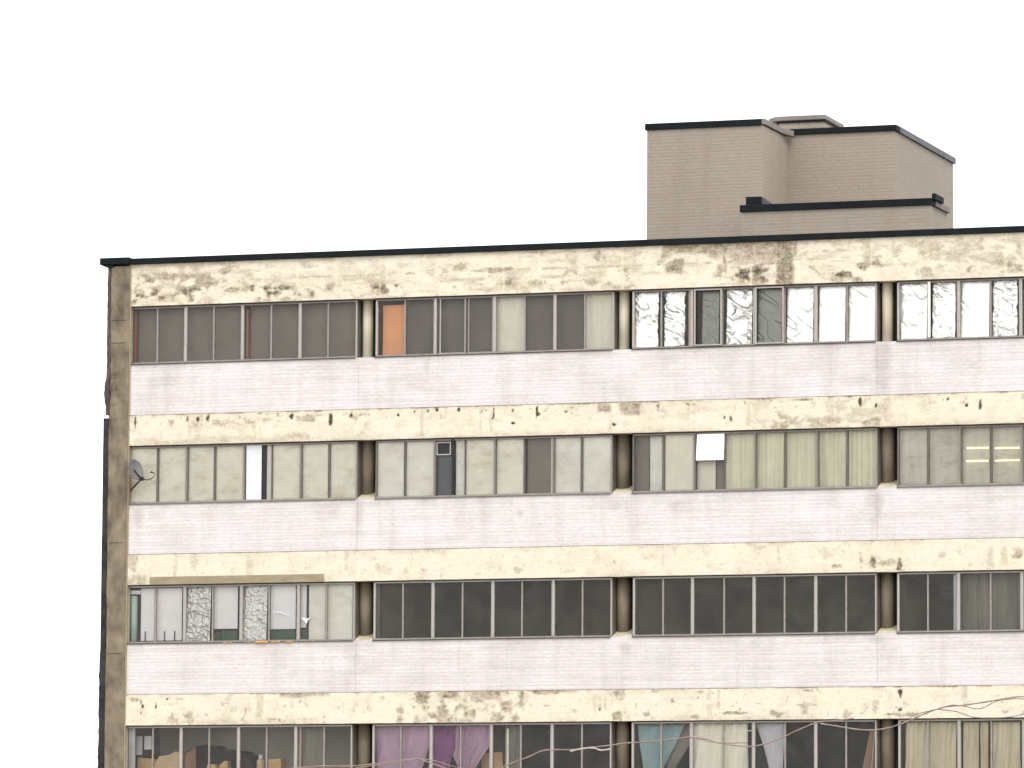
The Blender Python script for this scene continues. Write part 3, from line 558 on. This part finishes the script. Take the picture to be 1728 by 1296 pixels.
# --- second row
def paper(b_, i, mat, words, p0=None, p1=None, seed=0, Y=.14, top=0, bot=0, name='paper_sheet', cat='paper sheet', amp=.004, waves=1.3, group='papered panes of the second row'):
    e = EDGE[1][b_]
    return hang(name, words+', '+where(1, b_, i), cat, 1, p0 or e[i]+2, p1 or e[i+1]-2, M[mat], top, bot, Y, amp, waves, group, seed=seed)
for i in (0, 1, 2, 3): paper(0, i, 'dusty', 'yellowish dusty paper sheet', seed=i)
tag(MB().box(xa_(416, 1), xa_(441.5, 1), .085, .10, SILL[1]+.045, HEAD[1]-.05).build('pane_board', M['pure']), 'bright white board panel in the fifth pane of the second window row', 'board')
tag(MB().box(xa_(443.5, 1), xa_(448, 1), .10, .19, SILL[1]+.02, HEAD[1]-.02).build('sash_bar', M['dark']), 'dark narrow bar right of the bright white board panel', 'bar')
tag(MB().box(xa_(449, 1), xa_(457, 1), .15, .18, SILL[1]+.045, HEAD[1]-.045).build('board_strip', M['dusty_pale']), 'cream narrow strip right of the dark bar, second row', 'strip')
for i in (5, 6, 7): paper(0, i, 'dusty', 'grey dusty paper sheet', seed=i+4)
paper(1, 0, 'dusty_pale', 'pale smeared paper sheet right of the leftmost column', seed=21); paper(1, 1, 'dusty_pale', 'whitest smeared paper sheet left of the slate panel', seed=22)
tag(MB().box(xa_(737, 1), xa_(763, 1), .165, .18, SILL[1]+.03, HEAD[1]-.24).build('pane_board', M['blueglass']), 'slate blue panel filling the open pane below the small vent', 'board')
v = empty('window_vent', 'small pale framed square vent above the slate blue panel', 'vent', (xa_(737, 1), .12, at(740, 768, .12).z))
m = MB(); za, zb = at(750, 768, .1).z, at(750, 746, .1).z; x0, x1 = xa_(737, 1, .1)-v.location.x, xa_(761, 1, .1)-v.location.x
frame_bars(m, x0, x1, za-v.location.z, zb-v.location.z, -.04, .022, .03); m.build('frame', M['mullion'], v)
MB().box(x0+.022, x1-.022, -.025, -.02, za-v.location.z+.022, zb-v.location.z-.022).build('grille', M['dark'], v)
tag(MB().box(xa_(762.5, 1), xa_(766, 1), .08, .18, SILL[1]+.02, HEAD[1]-.02).build('sash_bar', M['dark']), 'black narrow bar right of the slate blue panel', 'bar')
tag(MB().box(xa_(768, 1), xa_(782, 1), .165, .18, SILL[1]+.045, HEAD[1]-.045).build('board_strip', M['dusty_pale']), 'cream narrow strip right of the black bar, second row', 'strip')
paper(1, 3, 'dusty', 'smudged yellowish paper sheet', seed=31); paper(1, 4, 'dusty', 'streaked yellowish paper sheet', seed=33)
tag(MB().box(xa_(888, 1), xa_(927, 1), .19, .21, SILL[1]+.045, HEAD[1]-.045).build('pane_board', M['taupe']), 'dark taupe board panel between pale papered panes of the second row', 'board')
tag(MB().box(xa_(929, 1), xa_(932, 1), .13, .17, SILL[1]+.045, HEAD[1]-.045).build('board_strip', M['dusty_pale']), 'cream narrow strip right of the taupe board panel', 'strip')
paper(1, 6, 'dusty_pale', 'pale cream paper sheet right of the taupe panel', seed=34); paper(1, 7, 'dusty_pale', 'pale cream paper sheet left of the middle column', seed=35)
hang('curtain', 'narrow pale curtain beside the dark gap right of the middle column, second row', 'curtain', 1, 1097, 1118, M['dusty_pale'], .02, 0, .2, .004, 1, 'curtains of the second row', seed=36)
hang('curtain', 'dark taupe drape right of the middle column, second row', 'curtain', 1, 1071, 1096, M['taupe'], .02, 0, .26, .004, 1, 'curtains of the second row', seed=37)
paper(2, 1, 'cream', 'plain cream curtain', name='curtain', cat='curtain', seed=38, group='curtains of the second row', amp=.008)
hang('curtain', 'short cream curtain below the square foil sheet', 'curtain', 1, 1176, 1208, M['cream'], .5, 0, .22, .008, 1.5, 'curtains of the second row', seed=39)
hang('curtain', 'taupe drape below the right corner of the square foil sheet', 'curtain', 1, 1209, 1222, M['taupe'], .4, 0, .25, .004, 1, 'curtains of the second row', seed=40)
foil('square bright foil sheet covering the upper half of a pane', 1, 1175, 1222, -.02, .60, Y=.080, amp=.010, seed=15, fs=5, group=None)
for i in (3, 4, 5, 6, 7): paper(2, i, 'sheer', 'pale green striped sheer curtain', name='curtain', cat='curtain', seed=41+i, amp=.012, waves=3.5, Y=.21, group='curtains of the second row')
for i in (0, 1, 2, 3): paper(3, i, 'sheer_grey', 'grey stained sheet', seed=51+i, Y=.19)
for i in range(4, 8): 
    tag(MB().box(XE[1, 3][i]+.03, XE[1, 3][i+1]-.03, .18, .185, SILL[1]+.05, HEAD[1]-.05).build('paper_sheet', M['dusty']), 'dusty sheet, '+where(1, 3, i), 'paper sheet', 'papered panes of the second row')
# lit fluorescent tubes close behind the grey sheets
em, t_, b_n = new_mat('lit_tube'); setp(b_n, Roughness=.4); b_n.inputs['Emission Color'].default_value = (1, .93, .55, 1); b_n.inputs['Emission Strength'].default_value = 1.1; b_n.inputs['Base Color'].default_value = (.9, .85, .6, 1)
for (pa, pb, py, wd_) in ((1629, 1671, 756, 'upper lit yellow tube behind the third pane right of the third column'), (1677, 1723, 756, 'upper lit yellow tube at the right edge of the photo'), (1628, 1670, 778, 'lower lit yellow tube behind the third pane right of the third column'), (1677, 1723, 777, 'lower lit yellow tube at the right edge of the photo')):
    a_, c_ = at(pa, py+.5, .166), at(pb, py-.5, .166); t = empty('fluorescent_tube', wd_, 'tube light', a_, 'lit fluorescent tubes'); d = c_-a_
    MB().tube([(.02, 0, 0), (d.x-.02, 0, d.z)], .013, 10).build('tube', em, t, smooth=True)
    MB().tube([(0, 0, 0), (.02, 0, 0)], .0135, 10).build('end_cap', M['frame'], t); MB().tube([(d.x-.02, 0, d.z), (d.x, 0, d.z)], .0135, 10).build('end_cap', M['frame'], t)

# satellite dish on the left jamb of the second row
D = at(232, 800, -.12); ds = empty('satellite_dish', 'small grey satellite dish with hooked feed arm on the corner pillar', 'satellite dish', D)
m = MB(); ctr = at(229, 792, -.25)-D; nrm = (Vector((.80, -.42, .28))).normalized(); ax = nrm.cross(Vector((0, 0, 1))).normalized(); up = ax.cross(nrm)
Pd = []
for j in range(9):
    rr_ = j/8; Pd.append([tuple(ctr+ax*math.cos(a)*.205*rr_+up*math.sin(a)*.235*rr_-nrm*.06*(1-rr_**2)) for a in np.linspace(0, 2*math.pi, 33)])
m.grid(np.array(Pd)); m.build('reflector', M['dish'], ds, smooth=True, solid=.01)
base = at(221, 829, .0)-D; hub = at(239, 808, -.2)-D
MB().tube([tuple(base), tuple(base+Vector((.03, -.08, .02))), tuple(hub), tuple(ctr-nrm*.05)], .019, 8).build('mount_arm', M['dark'], ds, smooth=True)
MB().box(hub.x-.04, hub.x+.04, hub.y-.04, hub.y+.04, hub.z-.04, hub.z+.04).build('bracket', M['dark'], ds, bevel=.008)
f_ = [at(*p, -.3)-D for p in ((240, 811), (248, 810), (255, 808), (260, 804), (261, 799), (257, 797))]; f_[0] = hub
MB().tube([tuple(p) for p in f_], .011, 8).build('feed_arm', M['dark'], ds, smooth=True)
MB().tube([tuple(f_[-1]), tuple(f_[-1]+Vector((-.035, 0, .005)))], [.016, .022], 10).build('feed_horn', M['dark'], ds)

# bare strip along the lower edge of the third band
s0, s1 = at(253, 974), at(547, 974)
MB().box(s0.x, s1.x, -.018, .004, HEAD[2]-.004, HEAD[2]+.165).build('bare_strip', M['bare'], B, bevel=.004)
# orange foam squeezed out on the third row sill
fm = MB()
random.seed(3)
for p, n, r in ((388, 3, .018), (443, 12, .03), (462, 4, .022), (482, 5, .02), (425, 3, .014), (505, 4, .012), (520, 3, .010)):
    for _ in range(n):
        c = at(p+random.uniform(-10, 10), 1086, 0); q = random.uniform(.5, 1)*r
        fm.tube([(c.x-q*1.8, -.004, SILL[2]-.003+q*.1), (c.x-q, -.012, SILL[2]+random.uniform(-.02, .0)), (c.x+q*1.8, -.004, SILL[2]-.004)], [q*.3, q, q*.25], 7)
fm.build('foam_sealant', M['foam'], B, smooth=True)['label'] = 'orange foam drips under the third row windows'

# --- third row, left-hand bay
def board(k, p0, p1, t0, t1, mat, label, name='pane_board', cat='board', Y=.19, th=.015, group=None):
    za, zb = SILL[k]+.045, HEAD[k]-.05; h = zb-za
    return tag(MB().box(xa_(p0, k, Y), xa_(p1, k, Y), Y, Y+th, za+h*t0, za+h*t1).build(name, M[mat], None), label, cat, group)
G3 = 'white boards in the third row'
o = MB().tube([(xa_(226.5, 2, .26), .26, SILL[2]+.03), (xa_(226.5, 2, .26), .26, HEAD[2]-.22)], .075, 20).build('rolled_mat', M['mint'], None, smooth=True); tag(o, 'pale green rolled mat standing behind the leftmost pane of the third row', 'rolled mat')
board(2, 220, 237, .88, .95, 'pure', 'white bar above the pale green rolled mat', 'shelf_bracket', 'bracket', .16)
board(2, 238, 260.5, .02, .985, 'white', 'narrow white board right of the rolled mat', group=G3)
board(2, 265, 307, .02, .985, 'white', 'white board left of the crumpled foil, behind two dark posts', group=G3)
for px, l in ((245.5, 'short dark post behind the narrow white board pane'), (278, 'left one of the two short dark posts under the second pane'), (295, 'right one of the two short dark posts under the second pane')):
    tag(MB().tube([(xa_(px, 2, .17), .17, SILL[2]+.03), (xa_(px, 2, .17), .17, SILL[2]+.27)], .012, 8).tube([(xa_(px, 2, .17), .17, SILL[2]+.04), (xa_(px, 2, .17), .17, SILL[2]+.07)], .028, 8).build('short_post', M['dark'], None), l, 'post', 'short dark posts on the third row sill')
foil('crumpled foil sheet filling the third pane of the third row', 2, 313, 356, 0, 0, seed=31, amp=.03, fs=12, uni=True, mat='foil_dull')
board(2, 361, 401, .22, 1, 'white', 'white board above a green gap between the two foil sheets', group=G3)
foil('flatter dimpled foil sheet filling the fifth pane of the third row', 2, 408, 451, 0, 0, seed=32, amp=.016, fs=15, uni=True, mat='foil_dull')
board(2, 457, 499, .20, 1, 'white', 'white board with a bright slanted streak', group=G3)
sk = [at(460, 1032, .10), at(474, 1034, .10), at(490, 1039, .10)]
tag(MB().tube([tuple(p) for p in sk], [.006, .014, .004], 6).build('slanted_strip', M['pure'], None), 'bright slanted strip across the white board', 'strip')
board(2, 505, 517, .22, 1, 'white', 'narrow white board behind the white paper bow', group=G3)
board(2, 521.5, 549, .0, 1, 'dusty_pale', 'pale greenish board right of the white paper bow', group=G3)
board(2, 553, 595, .0, 1, 'dusty_pale', 'pale board directly left of the leftmost column, third row', group=G3)
board(2, 518, 521, .2, 1, 'dark', 'dark thin post right of the white paper bow', 'short_post', 'post', .185)
bw = [at(*p, .10) for p in ((508, 1044), (513, 1042), (517, 1044), (524, 1042), (520, 1046), (517, 1053), (513, 1047))]
tag(MB().prism_y([(p.x, p.z) for p in reversed(bw)], .098, .109).build('paper_bow', M['pure'], None), 'bright white paper bow in the seventh pane of the third row', 'paper bow')
for p0, p1, mat, l in ((358, 373, 'green', 'dark green case left below the white board between foils'), (374, 400, 'green', 'green case right below the white board between foils'), (456, 499, 'green', 'green case under the white board with the slanted streak'), (504, 519, 'green', 'small green case under the paper bow')):
    board(2, p0, p1, 0, .19 if p0 != 358 else .17, mat, l, 'storage_case', 'case', .24, .2, 'green cases behind the third row')

# third row bay with a pale inside jamb visible
hang('curtain', 'thin grey brown curtain gathered at the left end of the second bay, third row', 'curtain', 2, 633, 641, M['murk'], 0, 0, .22, .01, 1, 'gathered curtains of the third row', seed=3)
hang('curtain', 'grey brown translucent curtain right of the third column, third row', 'curtain', 2, 1620, 1722, M['murk'], 0, 0, .4, .02, 6, 'gathered curtains of the third row', seed=4)
hang('curtain', 'pale bluish gathered curtain left of a thick mullion, third row right end', 'curtain', 2, 1609, 1615, M['greycloth'], 0, 0, .2, .008, 1, 'gathered curtains of the third row', seed=5)

# --- fourth row: what stands and hangs behind the glass
hang('curtain', 'gathered pale grey curtain beside the corner pillar', 'curtain', 3, 213, 228, M['greycloth'], .0, 0, .22, .02, 2, 'curtains of the fourth row', seed=1)
for p0, p1, a0, a1, l in ((230, 240, .52, .865, 'taller white panel hanging near the corner pillar'), (243.5, 255.5, .62, .865, 'shorter white panel hanging near the corner pillar')): board(3, p0, p1, a0, a1, 'pure', l, 'hanging_panel', 'panel', .5, .01)
def poly_thing(name, label, cat, pts, mat, Y, th, group=None, bevel=.01):
    P_ = [at(x, y, Y) for x, y in pts]; a = sum((P_[i].x*P_[(i+1) % len(P_)].z-P_[(i+1) % len(P_)].x*P_[i].z) for i in range(len(P_)))
    if a < 0: P_.reverse()
    return tag(MB().prism_y([(p.x, p.z) for p in P_], Y, Y+th).build(name, M[mat], None, bevel=bevel), label, cat, group)
poly_thing('cardboard_box', 'open brown box with a red rim near the corner pillar', 'box', [(232, 1278), (262, 1281), (264, 1330), (232, 1330)], 'card', .55, .4, 'cardboard boxes behind the fourth row')
poly_thing('cardboard_box', 'crushed tan box with lifted flap left of the first thick mullion', 'box', [(262, 1288), (268, 1276), (288, 1273), (294, 1268), (303, 1269), (303, 1330), (262, 1330)], 'peach', .5, .4, 'cardboard boxes behind the fourth row')
poly_thing('wooden_board', 'brown upright board right of the crushed tan box', 'board', [(312, 1275), (330, 1259), (331, 1330), (311, 1330)], 'wood', .6, .03)
poly_thing('covered_furniture', 'large black covered heap behind the third and fourth panes', 'furniture', [(316, 1268), (330, 1258), (352, 1256), (360, 1262), (400, 1266), (412, 1274), (422, 1281), (430, 1296), (432, 1340), (316, 1340)], 'black', .8, .9, bevel=.03)
poly_thing('cardboard_box', 'small brown box in front of the black heap', 'box', [(349, 1292), (352, 1289), (364, 1290), (366, 1330), (349, 1330)], 'card', .45, .2, 'cardboard boxes behind the fourth row')
poly_thing('cardboard_box', 'small olive brown box with a peaked flap before the black heap', 'box', [(370, 1291), (378, 1284), (384, 1284), (386, 1330), (369, 1330)], 'card', .47, .2, 'cardboard boxes behind the fourth row')
bt = empty('plastic_bottle', 'peach plastic bottle with a white cap on the fourth row sill', 'bottle', at(440, 1320, .35)); L = bt.location
MB().tube([tuple(at(440, 1330, .35)-L), tuple(at(440, 1284, .35)-L), tuple(at(440, 1281, .35)-L)], [.085, .085, .05], 20).build('body', M['peach'], bt, smooth=True)
MB().tube([tuple(at(440, 1281, .35)-L), tuple(at(440, 1274, .35)-L)], .045, 16).build('cap', M['pure'], bt, smooth=True)
poly_thing('cardboard_box', 'tan box right of the bottle with the white cap', 'box', [(450, 1281), (474, 1280), (476, 1330), (449, 1330)], 'card', .5, .35, 'cardboard boxes behind the fourth row')
hang('curtain', 'grey murky curtain left of the leftmost column, fourth row', 'curtain', 3, 507, 545, M['murk'], 0, -.3, .30, .02, 2, 'curtains of the fourth row', seed=9)
tag(MB().box(xa_(503.5, 3), xa_(506, 3), .16, .2, SILL[3], HEAD[3]-.05).build('sash_bar', M['pink']), 'pinkish upright bar left of the murky grey curtain', 'bar')
MB().box(XL+.03, XE[3, 0][8]-.3, 2.0, 2.1, SLABT[4], HEAD[3]+.3).build('partition_wall', M['room_pale'], B)
def drape(label, pts_rows, mat, Y, amp=.03, waves=4, seed=0):
    """cloth whose left/right outline follows photo points (py, left, right)"""
    rows = []; n = 34
    ys = np.linspace(pts_rows[0][0], pts_rows[-1][0], 30)
    for y in ys:
        l = np.interp(y, [p[0] for p in pts_rows], [p[1] for p in pts_rows]); r = np.interp(y, [p[0] for p in pts_rows], [p[2] for p in pts_rows])
        row = []
        for j in range(n):
            u = j/(n-1); p = at(l+(r-l)*u, y, Y); row.append((p.x, Y+amp*math.sin(u*waves*6.28+seed+y*.03)+amp*.4*math.sin(u*17+y*.1), p.z))
        rows.append(row)
    o = MB().grid(np.array(rows[::-1])).build('curtain', M[mat], None, smooth=True, solid=.004); return tag(o, label, 'curtain', 'curtains of the fourth row')
drape('lilac purple curtain right of the leftmost column', [(1222, 634, 726), (1262, 634, 724), (1296, 634, 712), (1340, 634, 700)], 'purple', .24, .02, 4, 1)
drape('violet cloth gathered between thick mullions, left half', [(1222, 730, 778), (1270, 730, 764), (1282, 728, 760), (1340, 700, 752)], 'violet', .28, .03, 3, 2)
drape('mauve cloth tapering down towards the middle, right half', [(1222, 768, 826), (1260, 768, 826), (1275, 764, 815), (1300, 776, 800), (1340, 786, 794)], 'purple', .26, .03, 4, 3)
poly_thing('cardboard_box', 'brown box behind the thick mullion right of the mauve cloth', 'box', [(812, 1271), (848, 1269), (850, 1340), (811, 1340)], 'card', .6, .4, 'cardboard boxes behind the fourth row')
drape('pale greenish grey curtain strip left of a thin mullion', [(1222, 853, 878), (1340, 852, 878)], 'murk', .3, .02, 2, 4)
tag(MB().box(xa_(855, 3, .28), xa_(858.5, 3, .28), .27, .29, SILL[3], HEAD[3]-.12).build('pole', M['dusty']), 'pale upright pole before the greenish grey curtain', 'pole')
poly_thing('covered_furniture', 'dark slanted sheet rising towards the thick mullion', 'furniture', [(884, 1252), (900, 1252), (926, 1236), (927, 1340), (884, 1340)], 'black', .9, .3)
drape('teal grey curtain right of the middle column', [(1222, 1076, 1156), (1258, 1080, 1140), (1296, 1086, 1120), (1340, 1090, 1110)], 'teal', .26, .02, 3, 5)
drape('dark grey cloth slanting beside the teal curtain', [(1222, 1150, 1164), (1258, 1130, 1164), (1296, 1124, 1140), (1340, 1112, 1128)], 'taupe', .32, .02, 2, 6)
drape('cream curtain with slack folds between thick mullions', [(1220, 1168, 1262), (1340, 1168, 1262)], 'cream', .2, .025, 5, 7)
drape('pale grey cloth cut diagonally right of the cream curtain', [(1220, 1274, 1326), (1226, 1277, 1324), (1258, 1288, 1323), (1290, 1296, 1321), (1340, 1308, 1321)], 'greycloth', .24, .012, 2, 8)
poly_thing('wooden_board', 'brown plank leaning left of the third column', 'board', [(1468, 1234), (1475, 1232), (1477, 1340), (1448, 1340), (1456, 1290)], 'wood', .3, .03)
tag(MB().tube([tuple(at(1476, 1234, .22)), tuple(at(1471, 1300, .22)), tuple(at(1466, 1340, .22))], .016, 8).build('pole', M['mullion'], None), 'pale pole leaning beside the brown plank', 'pole')
for n_, (l, r_) in enumerate(((1528, 1565), (1568, 1614), (1626, 1652), (1655, 1668), (1675, 1722))):
    drape(['beige curtain with a straight dark left edge right of the third column', 'beige pleated curtain left of a thick mullion, right end of fourth row', 'light beige curtain right of a thick mullion, right end of fourth row', 'narrow beige curtain fold left of a thin mullion at the right end', 'beige curtain at the right edge of the photo, fourth row'][n_], [(1218, l, r_), (1340, l, r_)], 'blind', .21+.01*(n_ % 2), .02, 3, 9+n_)

# ------------------------------------------------------------ roof tower
T = empty('roof_tower', 'beige brick lift tower with black and grey copings standing on the roof', 'tower', (10.4, 4, 16.7)); TL = T.location
def tb(name, mb, mats, bevel=0, label=None):
    mb.v = [(v[0]-TL.x, v[1]-TL.y, v[2]-TL.z) for v in mb.v]; o = mb.build(name, mats, T, bevel=bevel)
    if label: o['label'] = label
    return o
z1 = 20.235; x0, x1 = 10.404, 13.019; z2 = 20.300; x2 = 15.416
tb('tower_wall', MB().box(x0, x1, 4, 11.2, 16.7, z1-.14), M['tower_brick'])
tb('tower_wall', MB().box(x1-.1, x2, 6.0, 11.2, 16.7, z2-.13), M['tower_brick'])
tb('coping', MB().box(x0-.04, x1-.03, 3.96, 4.3, z1-.14, z1).box(x0-.04, x0+.25, 4.3, 11.2, z1-.14, z1), M['cap'], .008)
# grey coping returning along the side of the tall block, bending round the stair roof
g = MB().prism([(x1-.03, 3.965), (x1+.045, 3.965), (x1+.045, 5.3), (x1+.16, 5.9), (x1-.02, 5.9), (x1-.25, 5.3)], z1-.12, z1+.005)
tb('coping', g, M['coping'], .01)
tb('coping', MB().box(x1+.0, x2+.05, 5.95, 6.3, z2-.135, z2-.005), M['cap'], .008)
tb('coping', MB().box(x2-.2, x2+.052, 6.3, 11.25, z2-.135, z2), M['lead'], .008)
# raised stair head with deep grey rim
ya = 6.35
A_ = at(1318, 205, ya); Bq = at(1393, 203, ya); zt = at(1392, 193, ya).z; zb_ = at(1392, 201, ya).z; xr = Bq.x; xl = at(1291, 200, ya).x
yb = ya+1.55
tb('stair_head_wall', MB().box(xl+.30, xr-.05, ya+.05, yb-.05, z2-.4, zb_), M['tower_brick'])
tb('rim_shade_strip', MB().box(xl+.26, xr-.02, ya+.02, yb-.02, zb_-.045, zb_), M['cap'])  # black strip added in place of the shade under the rim
tb('stair_head_rim', MB().prism([(xl, ya+.3), (xl+.24, ya), (xr, ya), (xr, yb), (xl, yb)], zb_, zt), M['coping'], .015)
# low front block
lx0, lx1, ly, lz = at(1250, 350, 2.5).x, at(1572, 336, 2.5).x, 2.5, at(1400, 340.6, 2.5).z
tb('low_wall', MB().box(lx0+.02, lx1-.03, ly+.02, 3.95, 16.7, lz-.13), M['tower_brick'])
tb('coping', MB().box(lx0-.02, lx1, ly-.02, ly+.3, lz-.15, lz), M['cap'], .008)
tb('coping', MB().box(lx1-.22, lx1+.03, ly+.3, 3.98, lz-.14, lz-.01), M['coping'], .01)
tb('coping_cap', MB().box(lx1-.0, lx1+.08, ly+.02, ly+.75, lz-.03, lz+.1), M['cap'], .01)
p_, q_ = at(1258, 332, 2.7), at(1284, 345, 2.7)
tb('vent_box', MB().box(p_.x, q_.x, 2.72, 3.1, lz+.003, p_.z), M['cap'], .01)
r_ = at(1308, 344, 2.75)
tb('flashing_wedge', MB().prism_y([(q_.x+.002, lz+.003), (r_.x, lz+.003), (q_.x+.002, p_.z-.01)], 2.75, 3.05), M['lead'])

# ------------------------------------------------------------ cables in front of the facade
def cable(label, pts, Y=-24, r=.0105, wob=.0008, mat='rust'):
    P_ = [at(x, y, Y) for x, y in pts]; out_ = []
    n = len(P_)
    for i in range(n-1):                                  # Catmull-Rom
        p0, p1, p2, p3 = P_[max(i-1, 0)], P_[i], P_[i+1], P_[min(i+2, n-1)]
        for s in range(10):
            t = s/10; q = .5*((2*p1)+(p2-p0)*t+(2*p0-5*p1+4*p2-p3)*t*t+(3*p1-p0-3*p2+p3)*t**3)
            out_.append(q+Vector((0, wob*math.sin(len(out_)*.9), wob*math.sin(len(out_)*1.3))))
    out_.append(P_[-1])
    rr = [r*(1+.15*math.sin(i*.7)) for i in range(len(out_))]
    return tag(MB().tube([tuple(p) for p in out_], rr, 8).build('cable', M[mat], None, smooth=True), label, 'cable', 'sagging cables in front of the facade')
cable('pinkish cable sagging past the purple curtain near the bottom edge', [(440, 1300), (500, 1296), (545, 1293), (590, 1293), (625, 1290), (660, 1286), (700, 1281), (725, 1287), (750, 1296), (770, 1304)], r=.0115)
cable('thin cable crossing above it below the leftmost column', [(600, 1296), (640, 1291), (680, 1286), (702, 1281), (730, 1283), (760, 1292), (800, 1302)], Y=-24.3, r=.008)
cable('brown cable rising from the mauve cloth past the middle column to a thick mullion', [(835, 1304), (856, 1291), (890, 1278), (915, 1267), (940, 1265), (965, 1265), (1000, 1261), (1035, 1257), (1055, 1254), (1090, 1252), (1130, 1248), (1166, 1244), (1190, 1247), (1215, 1254), (1250, 1259), (1275, 1259), (1310, 1249), (1340, 1235), (1368, 1223), (1385, 1218), (1410, 1216), (1440, 1212)], r=.0105)
cable('short grey splice hanging under the brown cable left of the middle column', [(962, 1268), (980, 1264), (1000, 1262), (1014, 1266), (1030, 1264)], Y=-24.1, r=.014, mat='mullion')
cable('faint thin cable stretching over the cream curtain', [(1168, 1244), (1200, 1241), (1235, 1236), (1268, 1233)], Y=-24.2, r=.006, mat='mullion')
cable('lower strand parted from the brown cable over the cream curtain', [(1168, 1244), (1200, 1252), (1230, 1254), (1262, 1253)], Y=-24.2, r=.008)
cable('brown cable rising from the thick mullion to the right edge of the photo', [(1384, 1221), (1410, 1225), (1440, 1230), (1470, 1232), (1500, 1228), (1530, 1218), (1556, 1206), (1580, 1197), (1600, 1192), (1625, 1190), (1660, 1185), (1690, 1180), (1715, 1176), (1740, 1175)], Y=-24.15, r=.0115)
cable('looped strand below the rising brown cable near the right edge', [(1584, 1197), (1605, 1190), (1630, 1192), (1645, 1196), (1660, 1194), (1675, 1186), (1690, 1181), (1715, 1179), (1740, 1180)], Y=-24.35, r=.008)
cable('strand falling from the brown cable along the window head, right end', [(1540, 1207), (1575, 1198), (1592, 1198), (1615, 1201), (1632, 1207), (1650, 1211), (1690, 1211), (1715, 1208), (1740, 1200)], Y=-24.25, r=.008)
